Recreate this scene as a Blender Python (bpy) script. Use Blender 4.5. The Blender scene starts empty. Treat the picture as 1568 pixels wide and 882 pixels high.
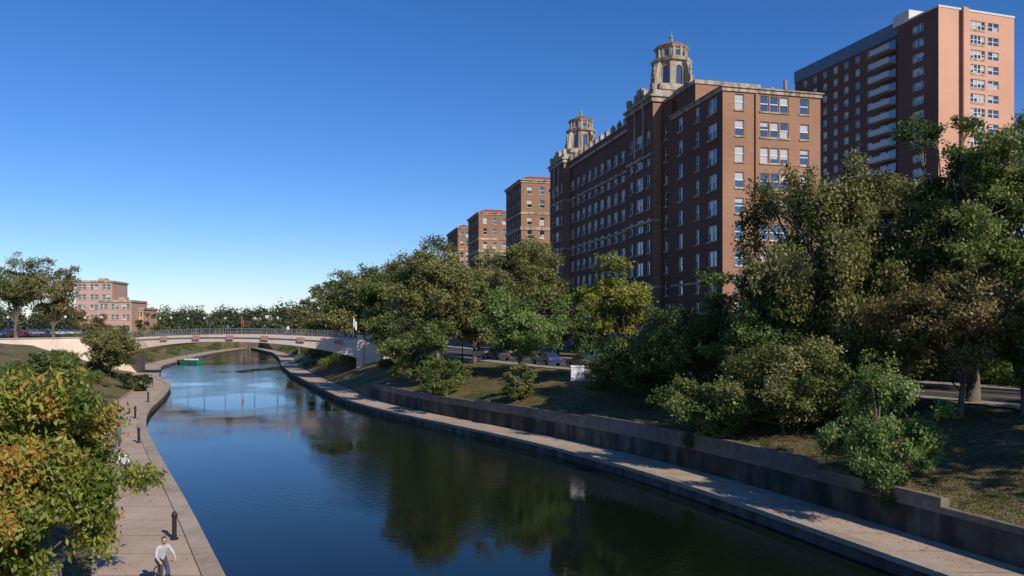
import bpy, math, random
import numpy as np
from mathutils import Vector, noise as mn
F=1150.0; CZ=9.1
scene=bpy.context.scene
scene.view_settings.view_transform='Standard'
try: scene.view_settings.look='None'
except: pass
scene.view_settings.exposure=0
random.seed(7)
# ------------------------------------------------------------- helpers
def link(o,parent=None):
    scene.collection.objects.link(o)
    if parent: o.parent=parent
    return o
def empty(name,loc=(0,0,0)):
    e=bpy.data.objects.new(name,None); e.location=loc; e.empty_display_size=.5
    return link(e)
class NT:
    def __init__(s,name):
        s.m=bpy.data.materials.new(name); s.m.use_nodes=True
        s.t=s.m.node_tree; s.n=s.t.nodes; s.l=s.t.links
        s.b=s.n['Principled BSDF']; s.out=s.n['Material Output']
    def node(s,typ,**kw):
        n=s.n.new(typ)
        for k,v in kw.items(): setattr(n,k,v)
        return n
def simple(name,col,rough=.7,metal=0,spec=.4):
    k=NT(name); k.b.inputs['Base Color'].default_value=(*col,1)
    k.b.inputs['Roughness'].default_value=rough; k.b.inputs['Metallic'].default_value=metal
    k.b.inputs['Specular IOR Level'].default_value=spec
    tc=k.node('ShaderNodeTexCoord'); n=k.node('ShaderNodeTexNoise'); n.inputs['Scale'].default_value=3
    k.l.new(tc.outputs['Object'],n.inputs['Vector'])
    mx=k.node('ShaderNodeMix',data_type='RGBA'); mx.inputs[6].default_value=(*[c*.85 for c in col],1); mx.inputs[7].default_value=(*[min(1,c*1.12) for c in col],1)
    k.l.new(n.outputs['Fac'],mx.inputs[0]); k.l.new(mx.outputs[2],k.b.inputs['Base Color'])
    return k.m
def mottled(name,cols,scale=(1,1,1),s1=1.0,s2=.15,rough=.85,bump=.2,bscale=8,stain=None,courses=0,ramp=(.32,.68)):
    k=NT(name); geo=k.node('ShaderNodeNewGeometry')
    mp=k.node('ShaderNodeMapping'); mp.inputs['Scale'].default_value=scale
    k.l.new(geo.outputs['Position'],mp.inputs['Vector'])
    a=k.node('ShaderNodeTexNoise'); a.inputs['Scale'].default_value=s1; a.inputs['Detail'].default_value=8; a.inputs['Roughness'].default_value=.65
    b=k.node('ShaderNodeTexNoise'); b.inputs['Scale'].default_value=s2; b.inputs['Detail'].default_value=4
    k.l.new(mp.outputs[0],a.inputs['Vector']); k.l.new(geo.outputs['Position'],b.inputs['Vector'])
    ad=k.node('ShaderNodeMath',operation='ADD'); k.l.new(a.outputs['Fac'],ad.inputs[0]); k.l.new(b.outputs['Fac'],ad.inputs[1])
    hf=k.node('ShaderNodeMath',operation='MULTIPLY'); hf.inputs[1].default_value=.5; k.l.new(ad.outputs[0],hf.inputs[0])
    cr=k.node('ShaderNodeValToRGB'); k.l.new(hf.outputs[0],cr.inputs[0])
    els=cr.color_ramp.elements
    n=len(cols)
    while len(els)<n: els.new(.5)
    for i,c in enumerate(cols):
        els[i].position=ramp[0]+(ramp[1]-ramp[0])*i/(n-1); els[i].color=(*c,1)
    col=cr.outputs[0]
    if stain:
        mp2=k.node('ShaderNodeMapping'); mp2.inputs['Scale'].default_value=(.9,.9,.12)
        k.l.new(geo.outputs['Position'],mp2.inputs['Vector'])
        c=k.node('ShaderNodeTexNoise'); c.inputs['Scale'].default_value=1.3; c.inputs['Detail'].default_value=6; k.l.new(mp2.outputs[0],c.inputs['Vector'])
        r2=k.node('ShaderNodeValToRGB'); r2.color_ramp.elements[0].position=.42; r2.color_ramp.elements[1].position=.62
        k.l.new(c.outputs['Fac'],r2.inputs[0])
        mx=k.node('ShaderNodeMix',data_type='RGBA'); mx.inputs[7].default_value=(*stain,1)
        sc=k.node('ShaderNodeMath',operation='MULTIPLY'); sc.inputs[1].default_value=.75; k.l.new(r2.outputs[0],sc.inputs[0])
        k.l.new(sc.outputs[0],mx.inputs[0]); k.l.new(col,mx.inputs[6]); col=mx.outputs[2]
    if courses:
        w=k.node('ShaderNodeTexWave',wave_type='BANDS',bands_direction='Z'); w.inputs['Scale'].default_value=courses
        w.inputs['Distortion'].default_value=.6; w.inputs['Detail'].default_value=2
        k.l.new(geo.outputs['Position'],w.inputs['Vector'])
        mm=k.node('ShaderNodeMapRange'); mm.inputs[3].default_value=.8; mm.inputs[4].default_value=1.1
        k.l.new(w.outputs['Fac'],mm.inputs[0])
        mx=k.node('ShaderNodeMix',data_type='RGBA',blend_type='MULTIPLY'); mx.inputs[0].default_value=1
        k.l.new(col,mx.inputs[6]); k.l.new(mm.outputs[0],mx.inputs[7]); col=mx.outputs[2]
    k.l.new(col,k.b.inputs['Base Color']); k.b.inputs['Roughness'].default_value=rough
    k.b.inputs['Specular IOR Level'].default_value=.25
    if bump:
        bn=k.node('ShaderNodeTexNoise'); bn.inputs['Scale'].default_value=bscale; bn.inputs['Detail'].default_value=6
        k.l.new(geo.outputs['Position'],bn.inputs['Vector'])
        bp=k.node('ShaderNodeBump'); bp.inputs['Strength'].default_value=bump; bp.inputs['Distance'].default_value=.08
        k.l.new(bn.outputs['Fac'],bp.inputs['Height']); k.l.new(bp.outputs[0],k.b.inputs['Normal'])
    return k.m
def leafmat(name,cols,trans=.4,gain=1.6):
    k=NT(name)
    at=k.node('ShaderNodeAttribute'); at.attribute_name='tint'
    cr=k.node('ShaderNodeValToRGB'); els=cr.color_ramp.elements
    while len(els)<len(cols): els.new(.5)
    for i,c in enumerate(cols): els[i].position=i/(len(cols)-1); els[i].color=(*[v*gain for v in c],1)
    k.l.new(at.outputs['Fac'],cr.inputs[0]); k.l.new(cr.outputs[0],k.b.inputs['Base Color'])
    k.b.inputs['Roughness'].default_value=.5; k.b.inputs['Specular IOR Level'].default_value=.35
    tr=k.node('ShaderNodeBsdfTranslucent'); k.l.new(cr.outputs[0],tr.inputs['Color'])
    ms=k.node('ShaderNodeMixShader'); ms.inputs[0].default_value=trans
    k.l.new(k.b.outputs[0],ms.inputs[1]); k.l.new(tr.outputs[0],ms.inputs[2]); k.l.new(ms.outputs[0],k.out.inputs['Surface'])
    return k.m
M={}
M['brick']=mottled('red_brick_shaded_tone',[(.095,.045,.034),(.13,.062,.046),(.165,.08,.058)],scale=(1,1,4),s1=1.6,s2=.1,bump=.1,courses=2.2)  # shade of the long faces is darkened into the brick colour
M['brick_sunlit']=mottled('red_brick_sunlit_tone',[(.21,.115,.075),(.29,.16,.10),(.36,.20,.13)],scale=(1,1,4),s1=1.6,s2=.1,bump=.1,courses=2.2)  # lighter copy for end faces, sunlight put into the colour
M['brick2']=mottled('orange_brick_sunlit_tone',[(.47,.265,.18),(.53,.30,.21),(.58,.34,.245)],scale=(1,1,3),s1=1.2,s2=.08,bump=.1)  # sunlight on the high-rise front is painted into this brick colour
M['brick3']=mottled('orange_brick_shaded_tone',[(.11,.058,.042),(.145,.075,.054),(.175,.095,.07)],scale=(1,1,3),s1=1.2,s2=.08,bump=.1)  # darker copy for the high-rise side, its shade put into the colour
M['stone']=mottled('limestone',[(.27,.22,.16),(.40,.335,.255),(.52,.45,.35)],s1=1.1,s2=.3,bump=.3,stain=(.13,.10,.075))
M['tile']=mottled('red_clay_tile',[(.22,.06,.035),(.32,.09,.05)],s1=5,s2=.5,bump=.5,bscale=14)
M['frame']=simple('white_window_frame',(.66,.64,.60),.5)
M['blind']=simple('window_blind',(.42,.42,.42),.15,spec=1.0)
M['blue_panel']=simple('slate_blue_metal',(.10,.14,.2),.45)
M['white_conc']=mottled('pale_concrete',[(.5,.48,.45),(.62,.6,.56)],bump=.05)
M['copper']=simple('verdigris_copper',(.12,.32,.25),.6)
k=NT('window_glass'); k.b.inputs['Base Color'].default_value=(.02,.027,.035,1); k.b.inputs['Roughness'].default_value=.06
k.b.inputs['Specular IOR Level'].default_value=1.0; k.b.inputs['IOR'].default_value=1.9
g=k.node('ShaderNodeNewGeometry'); n=k.node('ShaderNodeTexNoise'); n.inputs['Scale'].default_value=.8; k.l.new(g.outputs['Position'],n.inputs['Vector'])
bp=k.node('ShaderNodeBump'); bp.inputs['Strength'].default_value=.15; bp.inputs['Distance'].default_value=.1; k.l.new(n.outputs['Fac'],bp.inputs['Height']); k.l.new(bp.outputs[0],k.b.inputs['Normal'])
M['glass']=k.m
M['walk']=mottled('tan_paving',[(.32,.235,.165),(.42,.32,.235),(.49,.38,.29)],s1=1.2,s2=.25,bump=.1)
M['coping']=mottled('stone_coping',[(.24,.19,.14),(.36,.29,.22),(.46,.38,.30)],s1=2.5,s2=.4,bump=.25)
M['bankwall']=mottled('stained_bank_wall',[(.09,.075,.055),(.17,.14,.11),(.24,.20,.155)],s1=1.8,s2=.3,bump=.5,bscale=4,stain=(.035,.03,.02))
M['retwall']=mottled('weathered_concrete',[(.05,.045,.035),(.10,.09,.07),(.19,.17,.135)],s1=.9,s2=.25,bump=.5,bscale=5,stain=(.018,.018,.012),ramp=(.38,.62))
M['wallcap']=mottled('weathered_cap',[(.11,.095,.07),(.19,.16,.125),(.28,.235,.19)],s1=2,s2=.25,bump=.3)
M['bridge']=mottled('pink_concrete',[(.60,.47,.39),(.69,.56,.47),(.73,.61,.52)],s1=.8,s2=.3,bump=.1)
M['bridge_panel']=mottled('rose_panel',[(.42,.22,.17),(.48,.27,.21)],bump=.1)
M['asphalt']=mottled('asphalt',[(.04,.04,.042),(.06,.06,.06),(.085,.083,.08)],s1=4,s2=.2,bump=.2,bscale=30)
M['sidewalk']=mottled('pavement_concrete',[(.26,.24,.21),(.34,.32,.28)],s1=2,s2=.3,bump=.1)
M['grass']=mottled('grass_ground',[(.04,.04,.015),(.08,.075,.026),(.19,.145,.065),(.10,.10,.03),(.20,.145,.07)],s1=1.7,s2=.22,bump=.9,bscale=9,ramp=(.36,.64))
M['mulch']=mottled('mulch_bed',[(.03,.022,.015),(.06,.045,.03),(.1,.08,.05)],s1=3,s2=.4,bump=.8,bscale=9)
M['bark']=mottled('bark',[(.06,.05,.04),(.13,.11,.08),(.20,.17,.13)],scale=(3,3,.6),s1=3,bump=.6,bscale=12)
M['black']=simple('black_metal',(.018,.018,.02),.45)
M['grey']=simple('grey_metal',(.3,.31,.32),.4,.6)
M['paint']=simple('white_paint',(.75,.75,.72),.5)
M['yellow']=simple('yellow_paint',(.6,.42,.06),.6)
M['rubber']=simple('rubber',(.02,.02,.02),.8)
M['red']=simple('red_cloth',(.45,.03,.03),.8)
M['blue']=simple('blue_cloth',(.04,.09,.35),.8)
M['green']=simple('green_paint',(.03,.2,.15),.5)
# ------------------------------------------------------------- mesh builder
class MB:
    def __init__(s): s.v=[];s.f=[];s.m=[]
    def quad(s,*p,m='stone'):
        i=len(s.v); s.v+= [tuple(q) for q in p]; s.f.append(tuple(range(i,i+len(p)))); s.m.append(m)
    def box(s,fr,t0,t1,s0,s1,z0,z1,m='stone'):
        P=fr; c=[P(t0,s0,z0),P(t1,s0,z0),P(t1,s1,z0),P(t0,s1,z0),P(t0,s0,z1),P(t1,s0,z1),P(t1,s1,z1),P(t0,s1,z1)]
        i=len(s.v); s.v+=c
        for f in ((0,3,2,1),(4,5,6,7),(0,1,5,4),(1,2,6,5),(2,3,7,6),(3,0,4,7)):
            s.f.append(tuple(i+a for a in f)); s.m.append(m)
    def frustum(s,c,r0,r1,z0,z1,n,m,rot=0,cap=True):
        i=len(s.v)
        for r,z in((r0,z0),(r1,z1)):
            for a in range(n):
                th=rot+2*math.pi*a/n; s.v.append((c[0]+r*math.cos(th),c[1]+r*math.sin(th),z))
        for a in range(n):
            b=(a+1)%n; s.f.append((i+a,i+b,i+n+b,i+n+a)); s.m.append(m)
        if cap:
            s.f.append(tuple(i+n+a for a in range(n))); s.m.append(m)
            s.f.append(tuple(i+n-1-a for a in range(n))); s.m.append(m)
    def tube(s,pts,rad,n=6,m='bark'):
        pts=[Vector(p) for p in pts]
        if not hasattr(rad,'__len__'): rad=[rad]*len(pts)
        i0=len(s.v); N=len(pts)
        for j,p in enumerate(pts):
            d=(pts[min(j+1,N-1)]-pts[max(j-1,0)]).normalized()
            a=d.cross(Vector((0,0,1)) if abs(d.z)<.9 else Vector((1,0,0))).normalized(); b=d.cross(a)
            for q in range(n):
                th=2*math.pi*q/n; w=p+(a*math.cos(th)+b*math.sin(th))*rad[j]; s.v.append(tuple(w))
        for j in range(N-1):
            for q in range(n):
                r=(q+1)%n; s.f.append((i0+j*n+q,i0+j*n+r,i0+(j+1)*n+r,i0+(j+1)*n+q)); s.m.append(m)
        s.f.append(tuple(i0+q for q in range(n))); s.m.append(m)
        s.f.append(tuple(i0+(N-1)*n+q for q in range(n))); s.m.append(m)
    def single(s,name,smooth=False,parent=None):
        me=bpy.data.meshes.new(name); me.from_pydata(s.v,[],s.f)
        ms=sorted(set(s.m)); 
        for a in ms: me.materials.append(M[a])
        me.polygons.foreach_set('material_index',[ms.index(a) for a in s.m])
        if smooth: me.polygons.foreach_set('use_smooth',[True]*len(s.f))
        me.update(); o=bpy.data.objects.new(name,me); return link(o,parent)
    def split(s,name,partnames={}):
        e=empty(name)
        for mt in sorted(set(s.m)):
            b=MB(); mp={}
            for f,mm in zip(s.f,s.m):
                if mm!=mt: continue
                ff=[]
                for i in f:
                    if i not in mp: mp[i]=len(b.v); b.v.append(s.v[i])
                    ff.append(mp[i])
                b.f.append(tuple(ff)); b.m.append(mt)
            b.single(partnames.get(mt,mt+'_part'),parent=e)
        return e
PN={'brick':'walls','brick_sunlit':'end_walls','brick2':'sunlit_tone_walls','brick3':'side_walls','stone':'stone_trim','glass':'windows','frame':'window_frames','blind':'window_blinds','tile':'roof_tiles','copper':'finial','blue_panel':'roof_band','white_conc':'balcony_slabs'}
def frame_fn(O,u,w): return lambda t,s,z:(O[0]+t*u[0]+s*w[0],O[1]+t*u[1]+s*w[1],z)
def facade(mb,p0,d,nr,width,z0,z1,cols,rows,m='brick',sill='stone',rec=.22,blindp=.25):
    P=lambda x,z,o=0:(p0[0]+d[0]*x+nr[0]*o,p0[1]+d[1]*x+nr[1]*o,z)
    fr=lambda t,s,z:P(t,z,s)
    sm_=sill if sill=='stone' else m
    cols=sorted(cols); rows=sorted(rows); x=0
    for (c,w,n) in cols:
        a=c-w/2; b=c+w/2
        mb.quad(P(x,z0),P(a,z0),P(a,z1),P(x,z1),m=m); x=b
        z=z0
        for (zc,h) in rows:
            q=zc-h/2; r=zc+h/2
            mb.quad(P(a,z),P(b,z),P(b,q),P(a,q),m=m); z=r
            mb.quad(P(a,q),P(a,r),P(a,r,-rec),P(a,q,-rec),m=m); mb.quad(P(b,q),P(b,r),P(b,r,-rec),P(b,q,-rec),m=m)
            mb.quad(P(a,q),P(b,q),P(b,q,-rec),P(a,q,-rec),m=sm_); mb.quad(P(a,r),P(b,r),P(b,r,-rec),P(a,r,-rec),m=m)
            pw=w/n
            for i in range(n):
                xa=a+i*pw; xb=xa+pw; zm=q+h*random.choice((.5,.5,.5,.3,.7))
                bl=random.random()<blindp; bl2=random.random()<blindp*.5
                mb.quad(P(xa,zm,-rec+.02),P(xb,zm,-rec+.02),P(xb,r,-rec+.02),P(xa,r,-rec+.02),m='blind' if bl else 'glass')
                mb.quad(P(xa,q,-rec),P(xb,q,-rec),P(xb,zm,-rec),P(xa,zm,-rec),m='blind' if bl2 else 'glass')
                fw=.08; zc2=q+h*.5
                mb.box(fr,xa,xa+fw,-rec+.025,-rec+.09,q,r,'frame'); mb.box(fr,xb-fw,xb,-rec+.025,-rec+.09,q,r,'frame')
                mb.box(fr,xa+fw,xb-fw,-rec+.025,-rec+.085,zc2-.05,zc2+.05,'frame'); mb.box(fr,xa+fw,xb-fw,-rec+.025,-rec+.085,r-fw,r,'frame'); mb.box(fr,xa+fw,xb-fw,-rec+.025,-rec+.085,q,q+fw,'frame')
            if sill=='stone': mb.box(fr,a-.12,b+.12,.003,.12,q-.2,q-.003,'stone')
        mb.quad(P(a,z),P(b,z),P(b,z1),P(a,z1),m=m)
    mb.quad(P(x,z0),P(width,z0),P(width,z1),P(x,z1),m=m)
def block(mb,fr,t0,t1,s0,s1,z0,z1,cols_front,cols_end,rows,rows_end=None,m='brick',mend=None,back=True,roofm='stone',sill='stone',blindp=.25):
    A=fr(t0,s0,0);B=fr(t1,s0,0);C=fr(t1,s1,0);D=fr(t0,s1,0)
    u=Vector((B[0]-A[0],B[1]-A[1],0)).normalized(); w=Vector((D[0]-A[0],D[1]-A[1],0)).normalized()
    facade(mb,A,u,-w,t1-t0,z0,z1,cols_front,rows,m=m,sill=sill,blindp=blindp)
    facade(mb,A,w,-u,s1-s0,z0,z1,cols_end,rows_end or rows,m=mend or m,sill=sill,blindp=blindp)
    P=fr
    mb.quad(P(t1,s0,z0),P(t1,s1,z0),P(t1,s1,z1),P(t1,s0,z1),m=m); mb.quad(P(t0,s1,z0),P(t1,s1,z0),P(t1,s1,z1),P(t0,s1,z1),m=m)
    mb.quad(P(t0,s0,z1),P(t1,s0,z1),P(t1,s1,z1),P(t0,s1,z1),m=roofm)
def ring(mb,fr,t0,t1,s0,s1,z0,z1,p,m='stone'):
    mb.box(fr,t0-p,t1+p,s0-p,s0-.003,z0,z1,m); mb.box(fr,t0-p,t1+p,s1+.003,s1+p,z0,z1,m)
    mb.box(fr,t0-p,t0-.003,s0-.003,s1+.003,z0,z1,m); mb.box(fr,t1+.003,t1+p,s0-.003,s1+.003,z0,z1,m)
def hip(mb,fr,t0,t1,s0,s1,z0,h,m='tile',ins=3):
    P=fr; a=[P(t0,s0,z0),P(t1,s0,z0),P(t1,s1,z0),P(t0,s1,z0)]; i=min(ins,(t1-t0)/2.2,(s1-s0)/2.2)
    b=[P(t0+i,s0+i,z0+h),P(t1-i,s0+i,z0+h),P(t1-i,s1-i,z0+h),P(t0+i,s1-i,z0+h)]
    for q in range(4):
        r=(q+1)%4; mb.quad(a[q],a[r],b[r],b[q],m=m)
    mb.quad(*b,m=m)
# ------------------------------------------------------------- main building
def unit(x,y): l=math.hypot(x,y); return (x/l,y/l)
u=unit(-280,1150); w=(u[1],-u[0]); fr=frame_fn((25.8,92),u,w)
mb=MB(); G=4.3
rows=[(36.4-3.2*k,1.95) for k in range(10)]
BE='brick_sunlit'
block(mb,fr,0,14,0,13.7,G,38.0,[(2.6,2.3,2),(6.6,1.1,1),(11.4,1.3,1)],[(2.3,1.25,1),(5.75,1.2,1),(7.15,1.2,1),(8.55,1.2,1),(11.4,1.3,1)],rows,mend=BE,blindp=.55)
ring(mb,fr,0,14,0,13.7,37.6,38.05,.18)
ring(mb,fr,0,14,0,13.7,38.05,38.2,.35)
hip(mb,fr,.3,13,.6,13.2,38.06,1.0)
mb.box(fr,-.25,-.01,4.4,4.75,G,37.5,BE)
ring(mb,fr,0,14,0,13.7,14.2,14.5,.1)
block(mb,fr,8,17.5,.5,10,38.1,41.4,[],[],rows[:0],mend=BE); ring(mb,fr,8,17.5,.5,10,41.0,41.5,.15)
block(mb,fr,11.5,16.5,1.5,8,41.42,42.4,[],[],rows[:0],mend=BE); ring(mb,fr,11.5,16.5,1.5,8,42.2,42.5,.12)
def pavilion(t0,t1,s0):
    W=t1-t0
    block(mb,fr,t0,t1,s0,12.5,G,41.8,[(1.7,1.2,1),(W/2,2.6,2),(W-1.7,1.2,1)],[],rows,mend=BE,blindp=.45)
    ring(mb,fr,t0,t1,s0,12.5,41.2,41.9,.25); ring(mb,fr,t0,t1,s0,12.5,41.9,42.15,.5)
    for z in (33.5,23.8,14.2): ring(mb,fr,t0,t1,s0,12.5,z,z+.4,.12)
    for a in (W/2-1.75,W/2+1.4): mb.box(fr,t0+a,t0+a+.35,s0-.18,s0-.004,34.3,41.1,'stone')
    mb.box(fr,t0,t1,s0,s0+.4,42.15,43.0,'stone')
    for a in np.linspace(t0,t1-.8,4): mb.box(fr,a,a+.8,s0-.1,s0+.6,43.003,43.9,'stone')
    mb.box(fr,t0,t0+.4,s0+.4,12,42.15,43.0,'stone')
    for k2 in range(2): mb.box(fr,t0+W/2-1.3+k2*.4,t0+W/2+1.3-k2*.4,s0-.05,s0+.5,43.003+k2*.7,43.7+k2*.7,'stone')
pavilion(17.5,27.3,-1.3); pavilion(60,69.5,-1.3)
block(mb,fr,14,17.5,-.02,12.5,G,40.5,[(1.8,1.1,1)],[],rows,blindp=.45)
L=60-27.3
cols=[(1.6+i*(L-3.2)/9,1.9,2) for i in range(10)]
block(mb,fr,27.3,60,0,12.5,G,40.3,cols,[],rows,blindp=.5)
mb.box(fr,27.31,59.99,-.35,-.003,39.9,40.4,'stone'); mb.box(fr,27.31,59.99,-.15,-.004,33.5,33.85,'stone')
for z in (23.8,14.2): mb.box(fr,27.31,59.99,-.12,-.004,z,z+.35,'stone')
mb.box(fr,27.31,59.99,-.2,.15,40.4,41.2,'brick')
mb.box(fr,27.31,59.99,-.28,.23,41.2,41.38,'stone')
for i in range(12):
    a=27.5+i*2.85; mb.box(fr,a,a+.9,-.3,.3,41.38,42.3,'stone'); mb.box(fr,a+.25,a+.65,-.1,.1,42.3,42.7,'stone')
block(mb,fr,69.5,74,0,13,G,38.2,[(2.2,1.9,2)],[],rows); ring(mb,fr,69.5,74,0,13,37.7,38.3,.25)
for (a,b,s0) in ((0,14,0),(14.2,17.3,-.05),(17.5,27.3,-1.3),(27.6,59.8,0),(60,69.5,-1.3),(69.7,74,0)):
    mb.box(fr,a-.1,b+.1,s0-.2,s0-.005,G,6.2,'stone'); mb.box(fr,a-.1,b+.1,s0-.3,s0-.005,10.2,10.6,'stone')
mb.box(fr,-.2,-.005,-.2,13.8,G,6.2,'stone'); mb.box(fr,-.3,-.005,-.3,13.9,10.2,10.6,'stone')
mb.box(fr,38,48,-5,-.4,8.4,9.0,'stone')
for a in (38.3,42.8,47.3): mb.box(fr,a,a+.5,-4.9,-4.4,G,8.4,'stone')
def cupola(t,s):
    c=fr(t,s,0)[:2]; rot=math.atan2(u[1],u[0])+math.pi/8; r8=lambda wd:wd/2/math.cos(math.pi/8)
    mb.box(fr,t-3.4,t+3.4,s-3.4,s+3.4,41.8,44.0,'brick')
    ring(mb,fr,t-3.4,t+3.4,s-3.4,s+3.4,43.6,44.1,.25)
    mb.box(fr,t-3.4,t+3.4,s-3.4,s+3.4,44.003,44.6,'stone')
    mb.frustum(c,r8(4.9),r8(4.9),44.6,48.6,8,'stone',rot)
    mb.frustum(c,r8(5.6),r8(5.9),48.55,49.0,8,'stone',rot)
    for q in range(8):
        th=rot-math.pi/8+q*math.pi/4; n=(math.cos(th),math.sin(th)); tg=(-n[1],n[0])
        f2=lambda a,b,z,n=n,tg=tg:(c[0]+tg[0]*a+n[0]*b,c[1]+tg[1]*a+n[1]*b,z)
        pts=[(-.45,45.0),(.45,45.0)]+[(.45*math.cos(x),47.2+.45*math.sin(x)) for x in np.linspace(0,math.pi,7)]
        mb.quad(*[f2(a,2.46,z) for a,z in pts],m='glass')
        for x0 in (-.7,.5): mb.box(f2,x0,x0+.2,2.35,2.65,44.7,47.3,'stone')
        arc=[(.6*math.cos(x),47.25+.6*math.sin(x)) for x in np.linspace(0,math.pi,7)]
        mb.tube([f2(a,2.53,z) for a,z in arc],.12,5,'stone')
        pts=[(-.36,49.4),(.36,49.4),(.36,50.3),(-.36,50.3)]
        mb.quad(*[f2(a,2.105,z) for a,z in pts],m='glass')
        mb.box(f2,-.75,-.4,2.0,2.25,49.0,50.6,'stone');mb.box(f2,.4,.75,2.0,2.25,49.0,50.6,'stone')
        th2=rot+q*math.pi/4; n2=(math.cos(th2),math.sin(th2)); t2=(-n2[1],n2[0])
        f3=lambda a,b,z,n=n2,tg=t2:(c[0]+tg[0]*a+n[0]*b,c[1]+tg[1]*a+n[1]*b,z)
        if q%2==0:
            prof=[(2.3,44.6),(4.1,44.6),(4.1,45.8),(3.8,46.3),(3.6,47.3),(3.25,48.2),(2.3,48.5)]
        else: prof=[(2.3,44.6),(3.2,44.6),(3.1,46.8),(2.95,48.2),(2.3,48.5)]
        for sd in (-.38,.38): mb.quad(*[f3(sd,b,z) for b,z in prof],m='stone')
        for i in range(len(prof)-1):
            (b0,z0),(b1,z1)=prof[i],prof[i+1]; mb.quad(f3(-.38,b0,z0),f3(.38,b0,z0),f3(.38,b1,z1),f3(-.38,b1,z1),m='stone')
        if q%2==0:
            pc=f3(0,3.75,0); mb.frustum(pc,.3,.22,46.2,47.0,6,'stone'); mb.frustum(pc,.32,.05,47.0,47.8,6,'stone')
            pc=f3(0,2.7,0); mb.frustum(pc,.22,.16,49.0,49.8,6,'stone'); mb.frustum(pc,.22,.03,49.8,50.4,6,'stone')
    mb.frustum(c,r8(4.2),r8(4.2),49.0,50.7,8,'stone',rot)
    mb.frustum(c,r8(4.6),r8(5.1),50.6,51.0,8,'stone',rot)
    mb.frustum(c,r8(5.0),.25,51.0,52.2,8,'tile',rot)
    mb.frustum(c,.3,.22,52.1,52.7,8,'copper'); mb.frustum(c,.34,.05,52.7,53.3,8,'copper'); mb.frustum(c,.04,.02,53.3,54.1,5,'copper')
cupola(22.5,4.0); cupola(64.8,4.0)
for a in (2,5,9): mb.frustum(fr(a,10,0)[:2],.25,.25,39,40.2,6,'stone')
mb.split('brick_apartment_building',PN)
# ------------------------------------------------------------- smaller brick blocks beyond
def sideblock(pxc,Y,ytop,pxr,pxl,fl=3.3):
    X=(pxc-784)/F*Y; ztop=CZ+(495-ytop)*Y/F; f=frame_fn((X,Y),u,w)
    r=(pxr-784)/F; S=(Y*r-X)/(w[0]-w[1]*r); r=(pxl-784)/F; T=(X-Y*r)/(-u[0]+u[1]*r); T=min(max(T,8),60)
    b=MB(); rw=[(ztop-2.3-fl*k-(0.9 if k>1 else 0),1.9) for k in range(10) if ztop-3.2-fl*k>7]
    ce=[(S*q,1.3,1) for q in (.2,.5,.8)] if S>9 else [(S*.3,1.2,1),(S*.7,1.2,1)]
    cf=[(T*q,1.3,1) for q in ((.2,.5,.8) if T<14 else (.1,.26,.42,.58,.74,.9))]
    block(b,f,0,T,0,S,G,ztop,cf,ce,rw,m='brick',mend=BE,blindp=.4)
    ring(b,f,0,T,0,S,ztop-.5,ztop,.2); ring(b,f,0,T,0,S,ztop,ztop+.25,.5); hip(b,f,-.4,T+.4,-.4,S+.4,ztop+.26,1.3)
    ring(b,f,0,T,0,S,ztop-8.2,ztop-7.6,.15)
    ring(b,f,0,T,0,S,ztop-12.0,ztop-11.2,.2)
    return b.split('brick_tower_block',PN)
sideblock(798,182,276,862,775); sideblock(733,230,326,782,717,); sideblock(701,275,349,722,685)
# ------------------------------------------------------------- right high-rise
u2=unit(-350,1150); w2=(u2[1],-u2[0]); fr2=frame_fn((86.9,153),u2,w2)
b=MB(); R2=[(71.0-3.02*k,1.7) for k in range(22)]
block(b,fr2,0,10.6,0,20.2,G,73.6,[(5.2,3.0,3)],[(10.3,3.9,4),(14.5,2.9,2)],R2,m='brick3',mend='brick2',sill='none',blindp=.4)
for k2 in range(22):
    z=71.0-3.02*k2
    b.box(fr2,-.06,-.004,8.3,12.3,z-1.35,z-.9,'stone')
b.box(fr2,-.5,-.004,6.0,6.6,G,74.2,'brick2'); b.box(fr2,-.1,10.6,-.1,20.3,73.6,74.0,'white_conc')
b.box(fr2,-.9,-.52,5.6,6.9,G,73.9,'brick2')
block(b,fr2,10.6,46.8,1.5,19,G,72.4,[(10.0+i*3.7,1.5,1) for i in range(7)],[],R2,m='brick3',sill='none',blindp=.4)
b.box(fr2,10.7,46.9,1.3,19.2,72.4,75.4,'blue_panel'); b.box(fr2,8.2,12.6,.6,10,74.003,76.4,'white_conc')
for k2 in range(21):
    z=69.3-3.02*k2
    b.box(fr2,12.2,17.8,-.9,1.4,z,z+.22,'white_conc')
    b.box(fr2,12.2,17.8,-.9,-.84,z+.25,z+1.15,'blind'); b.box(fr2,12.2,17.8,-.95,-.8,z+1.15,z+1.22,'frame')
    b.box(fr2,12.6,14.8,1.38,1.494,z+.25,z+2.4,'glass'); b.box(fr2,15.2,17.2,1.38,1.494,z+.25,z+2.4,'glass')
    for a in (12.25,15,17.7): b.box(fr2,a,a+.06,-.8,-.76,z+.22,z+1.15,'frame')
b.split('high_rise_apartment_tower',PN)
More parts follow.
